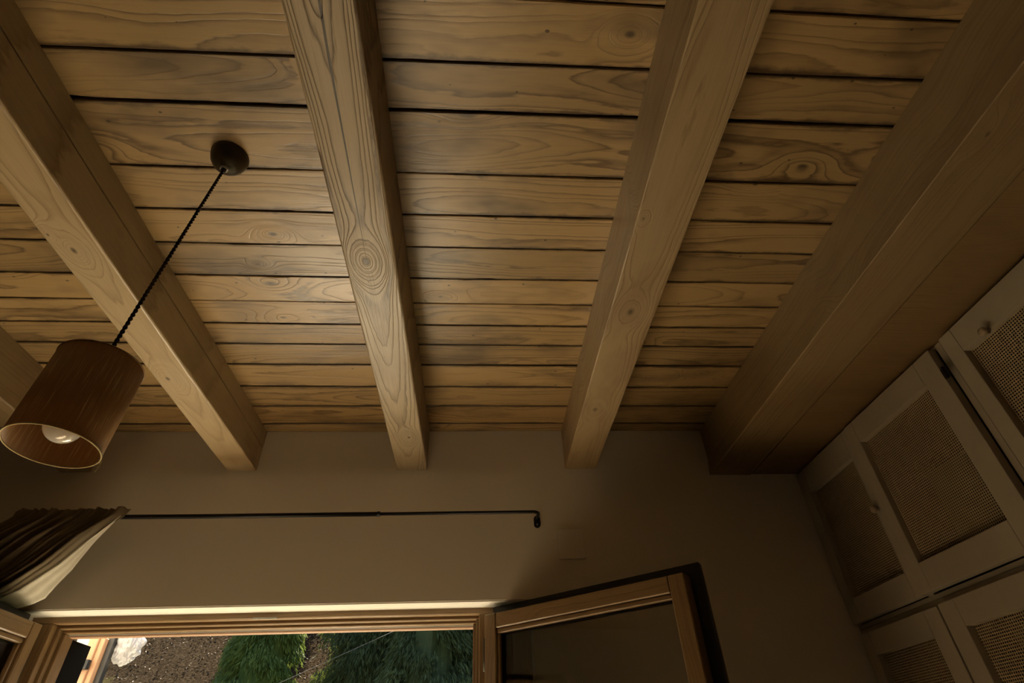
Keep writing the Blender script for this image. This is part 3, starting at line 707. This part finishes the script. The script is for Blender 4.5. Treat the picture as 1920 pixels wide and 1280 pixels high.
tag(box('bounce_strip', (-1.75, WT + 0.002, -0.3), (-0.55, 4.8, -0.05), M_bounce), 'unseen pale strip outside the window, added to bounce sunlight onto the ceiling', kind='structure')  # unseen reflector strip, placed and sized to throw sunlight up to the ceiling
tag(box('dim_ground', (-26, WT + 0.002, -0.5), (18, 4.6, -0.2), M_dimground), 'unseen dark ground below the window, added to cut bounce light', kind='structure')  # unseen dark ground, added to keep stray bounce off the beam sides
rg = random.Random(5)
verts = []; faces = []
for k in range(26000):
    xx = rg.uniform(-13, 1.5); yy = rg.uniform(6.0, 16.0); z = gz(xx, yy) + rg.uniform(0.01, 0.05)
    s_ = rg.uniform(0.010, 0.028); d1 = Vector((rg.gauss(0, 1), rg.gauss(0, 1), rg.gauss(0, .6))).normalized() * s_
    d2 = d1.cross(Vector((rg.gauss(0, 1), rg.gauss(0, 1), rg.gauss(0, 1)))).normalized() * s_ * 0.5
    b = len(verts); p = Vector((xx, yy, z)); verts += [p - d1, p + d2, p + d1, p - d2]; faces.append((b, b + 1, b + 2, b + 3))
tag(mobj('leaf_litter', verts, faces, M_leafbrown, HILL), 'dry brown leaves strewn over the slope', kind='stuff')

def conifer(x, y, H, R, mat, label, n, seed, z0off=0.0):
    rg = random.Random(seed); zb = gz(x, y)
    root = empty('conifer_tree', (x, y, zb), label, 'tree', 'conifers on the slope')
    bm = bmesh.new(); tube(bm, [(0, 0, -0.2), (0.03, 0, H * 0.4), (0, 0.02, H * 0.97)], [0.13, 0.09, 0.015], 10)
    bobj('trunk', bm, M_bark, root, Matrix.Translation((x, y, zb)), smooth=True)
    verts = []; faces = []
    nb = 220
    br = []
    for k in range(nb):
        h = 0.04 + 0.96 * rg.random() ** 1.1; br.append((h, rg.uniform(0, 2 * math.pi), rg.uniform(0.75, 1.1)))
    for k in range(n):
        h, a, q = br[rg.randrange(nb)]
        h = min(1.0, max(0.02, h + rg.gauss(0, 0.012))); a += rg.gauss(0, 0.16)
        rr = R * (1 - h) ** 0.75 * q * (0.45 + 0.55 * rg.random() ** 0.6) + 0.05
        o_ = Vector((math.cos(a), math.sin(a), 0))
        p = o_ * rr + Vector((0, 0, h * H - 0.16 * rr * rr + rg.gauss(0, 0.05)))
        ln = rg.uniform(0.05, 0.14); wd = rg.uniform(0.007, 0.017)
        d = (o_ * rg.uniform(0.0, 0.7) + Vector((rg.gauss(0, .25), rg.gauss(0, .25), -1.0))).normalized() * ln
        side = d.cross(Vector((rg.gauss(0, 1), rg.gauss(0, 1), rg.gauss(0, .4)))).normalized() * wd
        b = len(verts)
        verts += [p, p + d * 0.45 + side, p + d + o_ * 0.02, p + d * 0.45 - side]
        faces.append((b, b + 1, b + 2, b + 3))
    b = len(verts); NA = 18; NH = 14
    for q in range(NH + 1):
        h = 0.02 + 0.97 * q / NH
        for k in range(NA):
            a = 2 * math.pi * k / NA; rr = R * (1 - h) ** 0.75 * (0.50 + 0.25 * noise.noise(Vector((math.cos(a) * 2, math.sin(a) * 2, h * 9 + seed))))
            verts.append(Vector((math.cos(a) * rr, math.sin(a) * rr, h * H - 0.12 * rr * rr)))
    for q in range(NH):
        for k in range(NA): faces.append((b + q * NA + k, b + q * NA + (k + 1) % NA, b + (q + 1) * NA + (k + 1) % NA, b + (q + 1) * NA + k))
    f = mobj('foliage', verts, faces, mat, root, Matrix.Translation((x, y, zb)))
    f['kind'] = 'stuff'
    return root
conifer(-3.45, 8.3, 4.6, 0.62, M_leafy, 'bright green narrow conifer on the slope, nearest the bare brown ground', 44000, 1)
conifer(-3.95, 11.2, 4.8, 0.9, M_leafd, 'dark conifer on the slope half behind the bright green one', 20000, 2)
conifer(-1.75, 8.7, 5.2, 0.95, M_leafd, 'dark green conifer right of the sunny gap in the trees', 56000, 3)
conifer(-0.75, 8.0, 5.4, 0.80, M_leafd, 'dark green conifer in the middle of the right-hand row', 56000, 4)
conifer(0.20, 8.7, 5.4, 0.85, M_leafd, 'dark green conifer beside the right window jamb', 54000, 5)
conifer(-1.2, 11.0, 5.6, 1.3, M_leafd, 'dark conifer behind the front row of trees', 44000, 7)

bm = bmesh.new(); pts = []
A = Vector((-2.9, 5.9, 2.25)); B = Vector((-0.2, 6.1, 3.40)); 
for k in range(25):
    t = -0.6 + 2.2 * k / 24; p = A.lerp(B, t); pts.append(p)
tube(bm, pts, 0.0025, 6)
tag(bobj('overhead_cable', bm, M_cable), 'thin pale cable running slantwise in front of the trees', 'cable')

tag(box('trim_4', (-1.535, 0.345, 0.5), (-1.506, 0.372, 2.05), M_overexposed), 'white post standing in for the overexposed strip left of the window', kind='structure')  # white-coloured post stands in for overexposed brightness outside
# opened outer shutter at the left of the window, with its latch
SHU = empty('window_shutter', (-1.60, 0.55, 0.1), 'open wooden outer shutter edge with a black latch, left of the window', 'shutter')
bar('shutter_board', (-1.600, 0.56, 0.1), (-1.600, 0.56, 1.935), 0.022, 0.045, M_pinkwood, SHU, zdir=(1, 0, 0))
bar('shutter_board', (-1.567, 0.575, 0.1), (-1.567, 0.575, 1.935), 0.030, 0.020, M_pinkwood, SHU, zdir=(1, 0, 0))
bar('shutter_edge', (-1.545, 0.60, 0.1), (-1.545, 0.60, 1.99), 0.03, 0.022, M_black, SHU, zdir=(1, 0, 0))
bm = bmesh.new(); addbox(bm, (-1.625, 0.520, 1.815), (-1.568, 0.546, 1.850), 0.004, 2); addbox(bm, (-1.632, 0.525, 1.800), (-1.612, 0.546, 1.822), 0.003)
addbox(bm, (-1.612, 0.512, 1.825), (-1.582, 0.521, 1.842), 0.003)
L_ = bobj('latch', bm, M_iron, SHU)
bm = bmesh.new(); bmesh.ops.create_uvsphere(bm, u_segments=12, v_segments=8, radius=0.005, matrix=Matrix.Translation((-1.596, 0.511, 1.834))); bobj('latch_screw', bm, M_steel, L_, smooth=True)
# crumpled white plastic bag hanging outside
bm = bmesh.new(); bmesh.ops.create_icosphere(bm, subdivisions=5, radius=1.0)
for v in bm.verts:
    p = v.co.copy(); z = p.z
    neck = 1.0 - 0.55 * max(0, z) ** 1.5
    n1 = noise.noise(p * 2.2) * 0.22 + abs(noise.noise(Vector((p.x * 5, p.y * 5, p.z * 1.6)))) * 0.5
    v.co = Vector((p.x * 0.050 * neck * (1 + n1), p.y * 0.045 * neck * (1 + n1), z * 0.075 * (1 + 0.4 * n1)))
bg = bobj('plastic_bag', bm, M_bag, None, Matrix.Translation((-1.506, 0.655, 1.925)), smooth=True)
tag(bg, 'crumpled white plastic bag hung on the outer shutter edge', 'bag')
